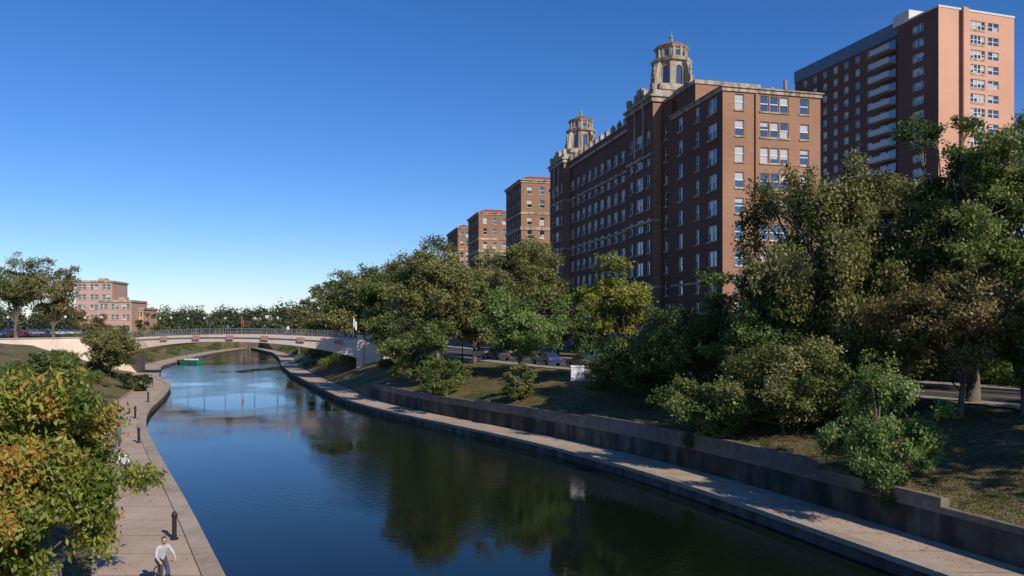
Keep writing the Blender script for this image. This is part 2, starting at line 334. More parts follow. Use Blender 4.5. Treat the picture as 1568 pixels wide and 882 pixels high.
# ------------------------------------------------------------- left distant buildings
def flat(name,pxl,pxr,ytop,Y,m,step=3.6,zb=5,extra=None):
    X0=(pxl-784)/F*Y; X1=(pxr-784)/F*Y; zt=CZ+(495-ytop)*Y/F; a=unit(.985,.17); f=frame_fn((X0,Y),(-a[1],a[0]),a)
    b=MB(); W=X1-X0; n=max(2,int(W/3.2)); rw=[(zt-2-step*k,1.8) for k in range(12) if zt-3.2-step*k>zb]
    block(b,f,0,16,0,W,zb,zt,[(3,1.6,1),(8,1.6,1),(13,1.6,1)],[(W*(i+.5)/n,W/n*.7,2) for i in range(n)],rw,m=m,blindp=.2)
    ring(b,f,0,16,0,W,zt-.5,zt+.2,.3); b.box(f,7,11,W*.4,W*.6,zt,zt+1.4,m)
    return b.split(name,PN)
M['pinkst']=mottled('pink_stone',[(.40,.25,.20),(.48,.32,.26)],bump=.05)
PN['pinkst']='walls'
flat('office_building',116,168,430,262,'pinkst'); flat('office_building',150,198,460,250,'pinkst'); flat('office_building',196,218,472,258,'brick2')
flat('pale_pavilion_building',384,428,488,300,'white_conc',step=4)
# ------------------------------------------------------------- river banks
YR=np.array([-60,0,25.3,32.6,40.2,50.1,59.2,71.4,83.5,101,125,150,184,217,250,262]); XR=np.array([46,24.2,14.6,11.8,8.95,3.75,-2.3,-11.4,-18.6,-26.2,-36.4,-46,-57,-69,-85,-91])
YL=np.array([-60,0,25.6,35.3,48.2,61.8,73.3,90,106,119,152,186,220,250,262]); XL=np.array([37,4.5,-9.84,-15.2,-22.6,-30.2,-35.6,-41.6,-48.0,-56,-71,-80,-87,-91,-92])
Yd=np.arange(-60,263,1.0)
def sm(a,k=9):
    p=np.pad(a,(k,k),mode='reflect',reflect_type='odd'); return np.convolve(p,np.ones(2*k+1)/(2*k+1),'valid')
XRd=sm(np.interp(Yd,YR,XR),5); XLd=sm(np.interp(Yd,YL,XL),4)
def xr(y): return float(np.interp(y,Yd,XRd))
def xl(y): return float(np.interp(y,Yd,XLd))
def ss(a,b,x): x=min(1,max(0,(x-a)/(b-a))); return x*x*(3-2*x)
def wtop(y):
    return 1.95 if y<29.5 else 2.3 if y<34.5 else 2.65 if y<52 else 2.45 if y<66 else 2.3
def wsm(y): return 1.8+.75*ss(26,36,y)-.3*ss(48,70,y)
def zR(off,y):
    if off<3.48: return .4
    b=ss(84,96,y); base=wsm(y)*(1-b)+.75*b
    z=float(np.interp(off,[3.7,10,17,20],[base,4.0-.6*b,4.55,4.6]))
    if off<16.5: z+=.22*mn.noise((off*.35,y*.25,1.7))*min(1,(off-3.7)*.6)
    e=ss(235,262,y); return z*(1-e)+5.2*e
def zL(off,y):
    if off<4.39: return .4
    z=float(np.interp(off,[4.4,8,13,20,26],[.62,1.4,3.0,5.6,6.2]))
    if 4.6<off<24: z+=.18*mn.noise((off*.3,y*.22,8.1))*min(1,(off-4.4))
    e=ss(235,262,y); return z*(1-e)+5.4*e
def loft(name,side,offs,zf,m,ys=None,parent=None,smooth=True):
    ys=list(range(-60,263,1)) if ys is None else ys
    v=[];f=[];n=len(offs)
    for y in ys:
        x0=xr(y) if side>0 else xl(y)
        for o in offs: v.append((x0+side*o,y,zf(o,y)))
    for i in range(len(ys)-1):
        for j in range(n-1):
            a=i*n+j; q=(a,a+1,a+n+1,a+n); f.append(q if side>0 else q[::-1])
    me=bpy.data.meshes.new(name); me.from_pydata(v,[],f); me.materials.append(M[m]); 
    if smooth: me.polygons.foreach_set('use_smooth',[True]*len(f))
    me.update(); return link(bpy.data.objects.new(name,me),parent)
loft('right_bank_paving',1,[.55,3.5],lambda o,y:.6,'walk')
loft('right_bank_grass',1,[3.47,3.49,3.7,4.2,5,6,7,8,9,10,11,12,13,14,15,16,17.5],zR,'grass')
loft('right_sidewalk',1,[17.5,19.85],lambda o,y:zR(20,y)+.02,'sidewalk',smooth=False)
loft('road_surface',1,[20.0,31],lambda o,y:zR(20,y)-.11,'asphalt',smooth=False)
loft('far_sidewalk',1,[31.15,34],lambda o,y:zR(20,y)+.02,'sidewalk',smooth=False)
loft('right_lawn',1,[34,60,120,400,3000],lambda o,y:zR(20,y),'grass',smooth=False)
for o in (25.4,25.65): loft('road_centre_line',1,[o,o+.11],lambda a,y:zR(20,y)-.106,'yellow',smooth=False)
def strips(name,side,profile,m,y0,y1,step,gap=.02,zf=None):
    b=MB(); y=y0; o0,o1,z0,z1=profile
    X=xr if side>0 else xl
    while y<y1:
        ya=y+gap/2; yb=min(y1,y+step)-gap/2
        zt=zf((ya+yb)/2) if zf else z1
        c=[]
        for z in (z0,zt):
            for (o,yy) in ((o0,ya),(o1,ya),(o1,yb),(o0,yb)): c.append((X(yy)+side*o,yy,z))
        i=len(b.v); b.v+=c
        for ff in ((0,3,2,1),(4,5,6,7),(0,1,5,4),(1,2,6,5),(2,3,7,6),(3,0,4,7)): b.f.append(tuple(i+a for a in ff)); b.m.append(m)
        y+=step
    return b.single(name)
strips('right_river_wall',1,(0.04,.55,-1.5,.44),'bankwall',-40,261,2.0,.015)
strips('right_stone_coping',1,(-.04,.58,.445,.66),'coping',-40,261,1.6,.03)
strips('retaining_wall',1,(3.4,3.68,.3,2),'retwall',-40,86,3.0,.03,zf=wtop)
strips('retaining_wall_cap',1,(3.38,3.71,1.75,2),'wallcap',-40,86,3.0,.02,zf=lambda y:wtop(y)+.05)
strips('road_kerb',1,(19.85,20.0,4.2,4.63),'sidewalk',-60,240,1.0,.01); strips('road_kerb',1,(31.0,31.15,4.2,4.63),'sidewalk',-60,240,1.0,.01)
loft('left_bank_paving',-1,[.75,1.8,3,4.4],lambda o,y:.5,'walk')
loft('left_bank_ground',-1,[4.37,4.4,5,6,7,8,9,10,11,12,13,14,15,16,18,20,23,26],zL,'grass')
loft('left_plateau',-1,[26,40,80,400,3000],lambda o,y:zL(26,y),'grass',smooth=False)
strips('left_river_wall',-1,(.04,.7,-1.5,.38),'bankwall',-40,261,2.0,.015)
strips('left_stone_coping',-1,(-.04,.75,.385,.56),'coping',-40,261,1.3,.025)
strips('left_path_kerb',-1,(4.3,4.5,.3,.66),'coping',-40,150,1.5,.02)
b=MB()
for y in np.arange(-20,160,2.4):
    b.quad((xl(y)-.76,y,.504),(xl(y+.03)-.76,y+.03,.504),(xl(y+.03)-4.28,y+.03,.504),(xl(y)-4.28,y,.504),m='retwall')
    b.quad((xr(y)+.6,y,.604),(xr(y+.03)+.6,y+.03,.604),(xr(y+.03)+3.25,y+.03,.604),(xr(y)+3.25,y,.604),m='retwall')
b.single('paving_joints')
I=lambda t,s,z:(t,s,z)
b=MB(); b.box(I,-150,-30,261.1,261.6,-1,5.35,'bankwall'); b.single('river_end_wall')
b=MB(); b.quad((-6000,261.65,5.15),(6000,261.65,5.15),(6000,9000,5.15),(-6000,9000,5.15),m='grass'); b.single('distant_ground')
b=MB(); b.quad((-160,150,6.27),(-101,150,6.27),(-118,215,6.27),(-190,215,6.27),m='asphalt'); b.single('left_car_park')
# ------------------------------------------------------------- water
k=NT('river_water'); k.b.inputs['Base Color'].default_value=(.004,.009,.005,1); k.b.inputs['Roughness'].default_value=.03; k.b.inputs['IOR'].default_value=1.33
g=k.node('ShaderNodeNewGeometry')
def wn(sx,sy,sc,det):
    mp=k.node('ShaderNodeMapping'); mp.inputs['Scale'].default_value=(sx,sy,1); mp.inputs['Rotation'].default_value=(0,0,.35)
    n=k.node('ShaderNodeTexNoise'); n.inputs['Scale'].default_value=sc; n.inputs['Detail'].default_value=det
    k.l.new(g.outputs['Position'],mp.inputs['Vector']); k.l.new(mp.outputs[0],n.inputs['Vector']); return n
a=wn(1,1.3,2.6,4); c=wn(1,1,.06,3)
rr=k.node('ShaderNodeMapRange'); rr.inputs[1].default_value=.44; rr.inputs[2].default_value=.58; rr.inputs[3].default_value=.06; rr.inputs[4].default_value=.5
k.l.new(c.outputs['Fac'],rr.inputs[0])
bp=k.node('ShaderNodeBump'); bp.inputs['Distance'].default_value=.045; k.l.new(a.outputs['Fac'],bp.inputs['Height']); k.l.new(rr.outputs[0],bp.inputs['Strength'])
k.l.new(bp.outputs[0],k.b.inputs['Normal']); M['water']=k.m
b=MB(); b.quad((-140,-60,0),(80,-60,0),(80,270,0),(-140,270,0),m='water'); b.single('river_water')
# ------------------------------------------------------------- far bridge
PR=Vector((-22.0,114.3,0)); PL=Vector((-66,130,0)); bd=(PL-PR).normalized(); bn=Vector((bd.y,-bd.x,0)); 
if bn.y>0: bn=-bn
BL=(PL-PR).length
b=MB(); N=32
def bz(q): return 6.45+.75*4*q*(1-q)
def bb(q): 
    q=min(max(q,0),1); 
    d=1.05+1.5*abs(2*q-1)**2.4
    return bz(q)-d
def BP(q,o,z): p=PR+bd*(BL*q); return (p.x+bn.x*o,p.y+bn.y*o,z)
for i in range(N):
    q0=i/N;q1=(i+1)/N
    for (oa,ob,za,zb2,mt) in ((2.5,-2.5,lambda q:bb(q),lambda q:bz(q),'bridge'),(2.72,2.51,lambda q:bz(q)-.32,lambda q:bz(q)+.05,'bridge'),(-2.51,-2.72,lambda q:bz(q)-.32,lambda q:bz(q)+.05,'bridge')):
        c=[BP(q0,oa,za(q0)),BP(q1,oa,za(q1)),BP(q1,ob,za(q1)),BP(q0,ob,za(q0)),BP(q0,oa,zb2(q0)),BP(q1,oa,zb2(q1)),BP(q1,ob,zb2(q1)),BP(q0,ob,zb2(q0))]
        k0=len(b.v); b.v+=c
        for ff in ((0,3,2,1),(4,5,6,7),(0,1,5,4),(2,3,7,6)): b.f.append(tuple(k0+x for x in ff)); b.m.append(mt)
for i in range(7):
    q=(i+.5)/7
    for sd in (2.76,-2.76):
        x0,x1=q-.016,q+.016; o1=sd; b.quad(BP(x0,o1,bz(x0)-.7),BP(x1,o1,bz(x1)-.7),BP(x1,o1,bz(x1)-.02),BP(x0,o1,bz(x0)-.02),m='bridge_panel')
for o in (2.6,-2.6):
    for i in range(N*3+1):
        q=i/(N*3); p0=BP(q,o,bz(q)+.05); p1=BP(q,o,bz(q)+1.05); b.tube([p0,p1],.02 if i%6 else .05,4,'grey')
    for h in (1.05,.55,.25): b.tube([BP(i/N,o,bz(i/N)+h) for i in range(N+1)],.03,5,'grey')
fr3=lambda t,s,z:(PR.x+bd.x*t+bn.x*s,PR.y+bd.y*t+bn.y*s,z)
b.box(fr3,-4,.1,-3,3,0,6.4,'bridge'); b.box(fr3,BL-.1,BL+3,-3,3,0,6.4,'bridge')
b.box(fr3,-1.2,-.2,2.4,3.3,2,7.4,'bridge'); b.box(fr3,BL+.2,BL+1.2,2.4,3.3,2,7.5,'bridge')
b.split('arched_footbridge',{'bridge':'arched_deck','grey':'railings','bridge_panel':'side_panels'})
cv=[(-67,130.5),(-70.5,127.5),(-74,123),(-77,117.5),(-80,110),(-84,101),(-89,92)]
b=MB()
for i in range(len(cv)-1):
    (xa,ya),(xb,yb)=cv[i],cv[i+1]; d=Vector((xb-xa,yb-ya,0)).normalized(); n=Vector((-d.y,d.x,0)); n=n if n.x>0 else -n
    o=lambda p,s:(p[0]+n.x*s,p[1]+n.y*s)
    A,B_=(xa,ya),(xb,yb)
    for (s0,s1,z0,z1,mt) in ((-.4,0,1.5,6.6,'bridge'),(-.5,.1,6.603,6.8,'coping')):
        pts=[]
        for z in (z0,z1):
            for P_,s in ((A,s0),(B_,s0),(B_,s1),(A,s1)): pts.append((*o(P_,s),z))
        k0=len(b.v); b.v+=pts
        for ff in ((0,3,2,1),(4,5,6,7),(0,1,5,4),(1,2,6,5),(2,3,7,6),(3,0,4,7)): b.f.append(tuple(k0+x for x in ff)); b.m.append(mt)
    for h in (7.3,7.8): b.tube([(*o(A,-.2),h),(*o(B_,-.2),h)],.04,5,'black')
    for q in np.linspace(0,1,6): 
        P_=(xa+(xb-xa)*q,ya+(yb-ya)*q); b.tube([(*o(P_,-.2),6.8),(*o(P_,-.2),7.8)],.04,4,'black')
b.split('approach_ramp_wall',{'bridge':'wall','coping':'wall_cap','black':'railing'})
# ------------------------------------------------------------- trees
def quads_obj(name,V,tint,mat,parent):
    n=len(V)//4; me=bpy.data.meshes.new(name); me.vertices.add(len(V)); me.vertices.foreach_set('co',V.astype(np.float32).ravel())
    me.loops.add(4*n); me.loops.foreach_set('vertex_index',np.arange(4*n,dtype=np.int32)); me.polygons.add(n)
    me.polygons.foreach_set('loop_start',np.arange(0,4*n,4,dtype=np.int32))
    at=me.attributes.new('tint','FLOAT','FACE'); at.data.foreach_set('value',np.clip(tint,0,1).astype(np.float32))
    me.materials.append(mat); me.update(calc_edges=True); me.validate(); return link(bpy.data.objects.new(name,me),parent)
def leaves(rng,P,out,size,aspect=.55,upb=.5,droop=0):
    n=len(P); N=rng.normal(size=(n,3)); N/=np.linalg.norm(N,axis=1)[:,None]; N=N+out*.6; N[:,2]+=upb; N/=np.linalg.norm(N,axis=1)[:,None]
    A=rng.normal(size=(n,3)); A[:,2]-=droop; A-= (A*N).sum(1)[:,None]*N; A/=np.linalg.norm(A,axis=1)[:,None]; B=np.cross(N,A)
    s=(size*rng.uniform(.6,1.35,n))[:,None]; a=A*s*.5; b=B*s*.5*aspect
    V=np.empty((n,4,3)); V[:,0]=P-a; V[:,1]=P+b-N*s*.08; V[:,2]=P+a; V[:,3]=P-b-N*s*.08
    return V.reshape(-1,3)
LM={
 'green':leafmat('green_leaves',[(.03,.05,.012),(.065,.095,.022),(.11,.14,.035),(.16,.175,.05)]),
 'olive':leafmat('olive_leaves',[(.04,.05,.015),(.09,.10,.028),(.14,.145,.045),(.20,.19,.08)]),
 'bright':leafmat('bright_leaves',[(.035,.07,.015),(.08,.13,.03),(.13,.19,.05),(.19,.24,.09)]),
 'yellow':leafmat('yellowing_leaves',[(.07,.09,.015),(.15,.17,.025),(.24,.24,.04),(.30,.27,.06)],.4,1.4),
 'autumn':leafmat('crabapple_leaves',[(.05,.08,.012),(.12,.155,.022),(.19,.21,.035),(.25,.23,.045),(.36,.15,.04)],.4,1.4),
 'dark':leafmat('dark_leaves',[(.015,.028,.008),(.035,.055,.014),(.065,.09,.024)]),
 'far':leafmat('distant_leaves',[(.03,.045,.02),(.055,.075,.03),(.08,.10,.04)],.2,1.0),
 'rust':leafmat('rusty_leaves',[(.07,.075,.025),(.13,.12,.04),(.20,.14,.05),(.19,.165,.07)],.35,1.35),
}
def tree(name,x,y,z,H,R,mat,seed,lo=.25,size=.24,nl=26000,lobes=46,droop=0,lean=(0,0),trunk=True,lobr=(.16,.28),Ry=None,aspect=.55):
    rng=np.random.default_rng(seed); Ry=Ry or R
    e=empty(name,(x,y,z)); cz=H*(1+lo)/2; rz=H*(1-lo)/2
    d=rng.normal(size=(lobes,3)); d/=np.linalg.norm(d,axis=1)[:,None]; rr=rng.uniform(.35,.92,lobes)
    C=d*rr[:,None]*np.array([R,Ry,rz]); 
    C[:,:2]*=(1+np.clip(.18*rng.normal(size=(lobes,1)),-.3,.22)); C[:,0]+=lean[0]*(.5+C[:,2]/rz*.5); C[:,1]+=lean[1]*(.5+C[:,2]/rz*.5); C[:,2]+=cz
    lr=R*rng.uniform(lobr[0],lobr[1],lobes); lt=rng.uniform(.0,.65,lobes)
    wgt=lr**2; wgt/=wgt.sum()
    ns=11; SD=rng.normal(size=(lobes,ns,3)); SD/=np.linalg.norm(SD,axis=2)[...,None]
    SC=C[:,None,:]+SD*(lr[:,None,None]*np.array([1,1,.75]))*rng.uniform(.3,1.2,(lobes,ns,1))
    idx=rng.choice(lobes,nl,p=wgt); sub=rng.integers(0,ns,nl)
    off=rng.normal(size=(nl,3)); off*= (lr[idx]*.25)[:,None]*np.array([1,1,.7])
    P=SC[idx,sub]+off
    if droop: 
        h=rng.random(nl)**1.5*droop*lr[idx]*1.3; P[:,2]-=h
    P[:,2]=np.maximum(P[:,2],.15)
    ctr=np.array([0,0,cz]); out=(P-ctr); out/=np.linalg.norm(out,axis=1)[:,None]+1e-6
    V=leaves(rng,P,out,size,droop=droop*2,aspect=aspect)
    tint=lt[idx]+rng.uniform(-.1,.45,nl)+ (rng.random((lobes,ns))[idx,sub]-.5)*.35
    quads_obj('leaves',V,tint,mat,e)
    b=MB(); tr=max(.07,H*.02)
    tp=[(0,0,-.4)]; hx=hy=0
    th=H*(.62 if trunk else .3)
    for i in range(1,7):
        hx+=rng.normal()*.03*H*.3+lean[0]*.07; hy+=rng.normal()*.03*H*.3+lean[1]*.07; tp.append((hx,hy,th*i/6))
    b.tube(tp,[tr*1.25]+[tr*(1-.13*i) for i in range(1,7)],8,'bark')
    tpa=np.array(tp)
    for i in range(lobes):
        c=C[i]; hz=min(th*.98,max(th*.25,c[2]*.62-.1*H)); s0=np.array([np.interp(hz,tpa[:,2],tpa[:,0]),np.interp(hz,tpa[:,2],tpa[:,1]),hz])
        L=np.linalg.norm(c-s0); mid=s0*.5+c*.5+rng.normal(size=3)*L*.07; mid[2]+=L*.06; m2=s0*.2+c*.8+rng.normal(size=3)*L*.06; m2[2]+=L*.03
        r0=tr*rng.uniform(.22,.42); b.tube([s0,mid,m2,c],[r0,r0*.65,r0*.4,r0*.18],5,'bark')
        for j in range(0,ns,2): 
            q=SC[i,j]; b.tube([m2,(m2+q)/2+rng.normal(size=3)*.1,q],[r0*.3,r0*.2,r0*.08],3,'bark')
    b.single('trunk_and_branches',smooth=True,parent=e)
    return e
def T(px,Y,ytop,wpx,mat,seed,name='shade_tree',side=1,**kw):
    X=(px-784)/F*Y; zt=CZ+(495-ytop)*Y/F
    off=(X-xr(Y)) if side>0 else (xl(Y)-X)
    zb=(zR(off,Y) if side>0 else zL(off,Y)) if off>3.7 else .6
    R=wpx/2*Y/F
    return tree(name,X,Y,zb,(zt-zb)*1.02,R*1.05,LM[mat],seed,**kw)
# right bank
T(1268,45,205,285,'olive',1,'willow_tree',lo=.1,nl=66000,size=.23,lobes=74,droop=1.1,lobr=(.13,.22))
T(1490,43,155,270,'green',2,lo=.2,nl=56000,size=.22,lobes=66,lobr=(.13,.22))
T(1385,50,225,220,'olive',22,lo=.08,nl=44000,size=.24,lobes=56,lobr=(.14,.23),droop=.5)
T(1590,48,190,230,'green',41,lo=.15,nl=30000,size=.25,lobes=46)
T(1470,39,400,250,'rust',3,lo=.25,nl=26000,size=.19,lobes=38)
T(1345,32.2,548,165,'bright',4,'small_tree',lo=-.1,nl=24000,size=.15,lobes=34,droop=.6)
T(1160,46,372,170,'green',5,lo=.02,nl=34000,size=.22,lobes=50)
T(1065,50,452,180,'green',6,lo=.02,nl=30000,size=.22,lobes=46)
T(1200,41,505,200,'olive',23,'shrub',lo=.0,nl=22000,size=.18,lobes=38,trunk=False)
T(1100,43,558,180,'green',24,'shrub',lo=.0,nl=19000,size=.18,lobes=34,trunk=False)
T(1290,40,535,190,'green',42,'shrub',lo=.0,nl=19000,size=.18,lobes=34,trunk=False)
T(1240,54,410,230,'green',25,lo=.02,nl=26000,size=.26,lobes=40)
T(1400,60,440,260,'dark',43,lo=.02,nl=16000,size=.34,lobes=36)
T(1560,58,420,280,'dark',44,lo=.05,nl=16000,size=.34,lobes=36)
T(1565,38,450,170,'green',26,lo=.25,nl=16000,size=.18,lobes=28)
T(958,62,396,135,'yellow',7,'yellowing_tree',lo=.3,nl=17000,size=.25,lobes=38)
T(965,57,512,160,'green',8,'shrub',lo=.0,nl=22000,size=.22,lobes=38,trunk=False)
T(1015,54,482,145,'green',27,lo=.02,nl=21000,size=.22,lobes=38)
T(798,72,448,140,'bright',9,'young_tree',lo=.18,nl=26000,size=.24,lobes=44)
T(792,62,552,70,'olive',10,'shrub',lo=.0,nl=8000,size=.2,lobes=20,trunk=False)
T(672,86,360,175,'olive',11,lo=.08,nl=44000,size=.32,lobes=64)
T(795,94,348,150,'olive',12,lo=.22,nl=28000,size=.33,lobes=50)
T(728,88,415,130,'green',13,lo=.08,nl=24000,size=.3,lobes=42)
T(645,78,485,110,'green',28,'small_tree',lo=.0,nl=16000,size=.25,lobes=34)
T(684,70,545,90,'green',29,'shrub',lo=.0,nl=10000,size=.2,lobes=24,trunk=False)
T(600,108,405,130,'green',14,lo=.05,nl=26000,size=.36,lobes=44)
T(545,132,400,140,'olive',15,lo=.05,nl=24000,size=.42,lobes=46)
T(500,150,424,95,'green',16,lo=.05,nl=15000,size=.45,lobes=38)
T(572,150,408,110,'green',17,lo=.1,nl=14000,size=.45,lobes=34)
T(458,186,466,60,'olive',18,lo=.05,nl=8000,size=.5,lobes=24)
T(640,125,385,130,'green',19,lo=.1,nl=17000,size=.42,lobes=40)
T(855,104,425,90,'green',20,lo=.1,nl=11000,size=.36,lobes=30)
T(905,100,470,90,'dark',45,lo=.05,nl=8000,size=.36,lobes=24)
for i,(X,Y,H,R) in enumerate(((31,22,13,5.5),(37,14,14,6),(29,33,12,4.0),(43,5,14,6),(42,27,15,6))):
    tree('shade_tree',X,Y,4,H,R,LM['green'],60+i,lo=.22,nl=14000,size=.36,lobes=44)
# left bank
tree('crabapple_tree',-14.7,20.8,1.1,7.4,4.15,LM['autumn'],131,lo=.08,nl=62000,size=.2,lobes=90,lobr=(.11,.18),droop=.8,aspect=.42)
tree('crabapple_tree',-20.6,26.5,1.8,5.6,3.4,LM['autumn'],32,lo=.08,nl=24000,size=.21,lobes=44,droop=.6,aspect=.42)
T(168,104,500,105,'olive',33,'small_tree',side=-1,lo=.15,nl=16000,size=.3,lobes=34)
T(40,60,585,150,'green',34,'shrub',side=-1,lo=.02,nl=13000,size=.24,lobes=26,trunk=False)
T(85,84,545,90,'green',35,'shrub',side=-1,lo=.02,nl=9000,size=.28,lobes=24,trunk=False)
T(205,95,565,50,'dark',36,'shrub',side=-1,lo=.02,nl=5000,size=.25,lobes=14,trunk=False)
T(82,150,396,95,'rust',37,side=-1,lo=.22,nl=9000,size=.42,lobes=38)
T(25,145,390,115,'olive',38,side=-1,lo=.22,nl=12000,size=.42,lobes=42)
T(140,165,474,55,'rust',39,side=-1,lo=.1,nl=5000,size=.4,lobes=22)
T(232,190,476,50,'olive',40,side=-1,lo=.1,nl=5000,size=.45,lobes=20)
def mass2(name,specs,seed,mat,size,n,asp=.55):
    rng=np.random.default_rng(seed); Ps=[];Os=[];Ts=[]
    for (x,y,z,h,r) in specs:
        d=rng.normal(size=(n,3)); d/=np.linalg.norm(d,axis=1)[:,None]; lump=1+.25*np.sin(d[:,0]*7+x)*np.cos(d[:,1]*6+y)
        P=d*lump[:,None]*rng.uniform(.5,1.05,(n,1))*np.array([r,r,h*.5])+np.array([x,y,z+h*.5]); Ps.append(P);Os.append(d);Ts.append(rng.uniform(0,.5)+rng.uniform(0,.5,n))
    quads_obj(name,leaves(rng,np.vstack(Ps),np.vstack(Os),size,aspect=asp),np.concatenate(Ts),mat,None)
rg=np.random.default_rng(5); sp=[]
for i in range(120):
    px=rg.uniform(-150,470); Y=rg.uniform(330,520); hh=rg.uniform(8,14)*(Y/400); sp.append(((px-784)/F*Y,Y,4.5,hh,rg.uniform(4,8)))
for i in range(90):
    px=rg.uniform(440,2000); Y=rg.uniform(300,520); sp.append(((px-784)/F*Y,Y,4.5,rg.uniform(10,18),rg.uniform(5,9)))
for i in range(30):
    px=rg.uniform(215,440); Y=rg.uniform(264,290); sp.append(((px-784)/F*Y,Y,4.6,rg.uniform(3.5,6.5),rg.uniform(3,5)))
mass2('distant_trees',sp,6,LM['far'],1.0,900,.8)
sp=[]
rg=np.random.default_rng(9)
for i in range(46):
    Y=rg.uniform(84,240); o=rg.uniform(4.6,10); sp.append((xr(Y)+o,Y,zR(o,Y)-.3,rg.uniform(.9,2.4),rg.uniform(.8,2.0)))
for i in range(26):
    Y=rg.uniform(45,110); o=rg.uniform(8,17); sp.append((xl(Y)-o,Y,zL(o,Y)-.3,rg.uniform(.9,2.4),rg.uniform(.8,1.8)))
for i in range(34):
    Y=rg.uniform(135,255); o=rg.uniform(5,16); sp.append((xl(Y)-o,Y,zL(o,Y)-.3,rg.uniform(1.2,3),rg.uniform(1.2,2.8)))
for i in range(30):
    Y=rg.uniform(50,100); o=rg.uniform(34.5,38); sp.append((xr(Y)+o,Y,4.4,rg.uniform(1.4,3.2),rg.uniform(1.5,2.6)))
mass2('bank_shrubs',sp,10,LM['green'],.24,1300)
sp=[(xr(Y)+o,Y,z,h,r) for Y,o,z,h,r in ((31.4,3.7,.9,1.9,.5),(32.3,3.9,1.4,1.5,.7),(44,3.7,1.6,1.3,.6))]
mass2('wall_vine',sp,12,LM['dark'],.12,2600)
rng=np.random.default_rng(3); n=80000; ys=rng.uniform(22,84,n); of=rng.uniform(3.75,17,n)
pr=np.array([(xr(y)+o,y,zR(o,y)+.03) for y,o in zip(ys,of)])
keep=np.sin(pr[:,0]*1.1+2*np.sin(pr[:,1]*.7))+np.sin(pr[:,1]*.9+pr[:,0]*.4)+rng.normal(size=n)*.6>0
pr=pr[keep]; n=len(pr)
quads_obj('grass_blades',leaves(rng,pr,np.zeros((n,3)),.13,aspect=.25,upb=-.2),rng.uniform(0,1,n)*.9,LM['olive'],None)
n=26000; ys=rng.uniform(22,84,n); of=rng.uniform(3.75,17,n); pr=np.array([(xr(y)+o,y,zR(o,y)+.03) for y,o in zip(ys,of)])
quads_obj('fallen_leaves',leaves(rng,pr,np.zeros((n,3)),.12,upb=3),rng.uniform(.4,1,n),LM['rust'],None)
n=14000; ys=rng.uniform(14,60,n); of=rng.uniform(4.5,12,n); pr=np.array([(xl(y)-o,y,zL(o,y)+.03) for y,o in zip(ys,of)])
quads_obj('fallen_leaves',leaves(rng,pr,np.zeros((n,3)),.12,upb=1),rng.uniform(.2,1,n),LM['rust'],None)
n=350; ys=rng.uniform(20,60,n); of=.8+3.5*rng.random(n)**.5; pr=np.array([(xl(y)-o,y,.515) for y,o in zip(ys,of)])
quads_obj('fallen_leaves',leaves(rng,pr,np.zeros((n,3)),.09,upb=6),rng.uniform(.4,1,n),LM['rust'],None)
n=900; ys=rng.uniform(22,70,n); of=.6+2.7*rng.random(n)**.6; pr=np.array([(xr(y)+o,y,.615) for y,o in zip(ys,of)])
quads_obj('fallen_leaves',leaves(rng,pr,np.zeros((n,3)),.09,upb=6),rng.uniform(.4,1,n),LM['rust'],None)
# ------------------------------------------------------------- bollards
def bollard(x,y,z):
    b=MB(); b.frustum((0,0),.16,.16,0,.05,12,'black'); b.frustum((0,0),.09,.085,.05,.98,12,'black'); b.frustum((0,0),.115,.115,.9,1.0,12,'black'); b.frustum((0,0),.11,.05,1.0,1.12,12,'black')
    o=b.single('bollard'); o.location=(x,y,z)
for px,py in ((228,740),(267,826)):
    d=8.6*F/(py-495); bollard((px-784)/F*d,d,.5)
for Y in (54,68,82): bollard(xl(Y)-1.0,Y,.5)
# ------------------------------------------------------------- lamps, flags, sign, box
def lamp(x,y,z,h=4.6):
    b=MB(); b.frustum((0,0),.18,.12,0,.5,8,'black'); b.frustum((0,0),.07,.05,.5,h-.6,8,'black'); b.frustum((0,0),.1,.2,h-.6,h-.5,8,'black'); b.frustum((0,0),.15,.22,h-.5,h-.05,8,'paint'); b.frustum((0,0),.27,.04,h-.05,h+.2,8,'black')
    o=b.single('street_lamp'); o.location=(x,y,z)
def flag(x,y,z,h,m,wv=1):
    b=MB(); b.frustum((0,0),.06,.04,0,h,8,'grey'); b.frustum((0,0),.08,.02,h,h+.15,8,'grey')
    L=.9;Hh=1.5
    for i in range(6):
        a0=i/6;a1=(i+1)/6; f=lambda a,zz:(.05+a*L*.55,.16*math.sin(a*7)*wv,zz-a*.7)
        b.quad(f(a0,h-.1),f(a1,h-.1),f(a1,h-Hh),f(a0,h-Hh),m=m)
    o=b.single('flag_pole'); o.location=(x,y,z)
for px,Y,m in ((474,150,'red'),(508,128,'red'),(541,122,'paint'),(370,175,'red')):
    X=(px-784)/F*Y; q=CZ+(495-486)*Y/F; zb=5; flag(X,Y,zb,q-zb,m)
for px,Y in ((245,170),(262,150),(288,175),(313,160),(345,165),(100,130),(155,135),(390,160),(425,150),(560,118),(12,140),(130,150)):
    X=(px-784)/F*Y; lamp(X,Y,5.5,5.0)
for px,Y in ((1010,66),(1222,52),(708,92),(936,75)):
    X=(px-784)/F*Y; lamp(X,Y,4.5,4.6)
b=MB()
b.frustum((0,0),.06,.05,0,3.4,8,'grey'); b.box(I,.07,.6,-.02,.02,1.9,3.3,'blue'); b.box(I,.05,.62,-.03,.03,3.3,3.36,'grey'); b.box(I,.05,.62,-.03,.03,1.84,1.9,'grey')
o=b.single('street_banner_sign'); Y=150; o.location=((14-784)/F*Y,Y,6.2)
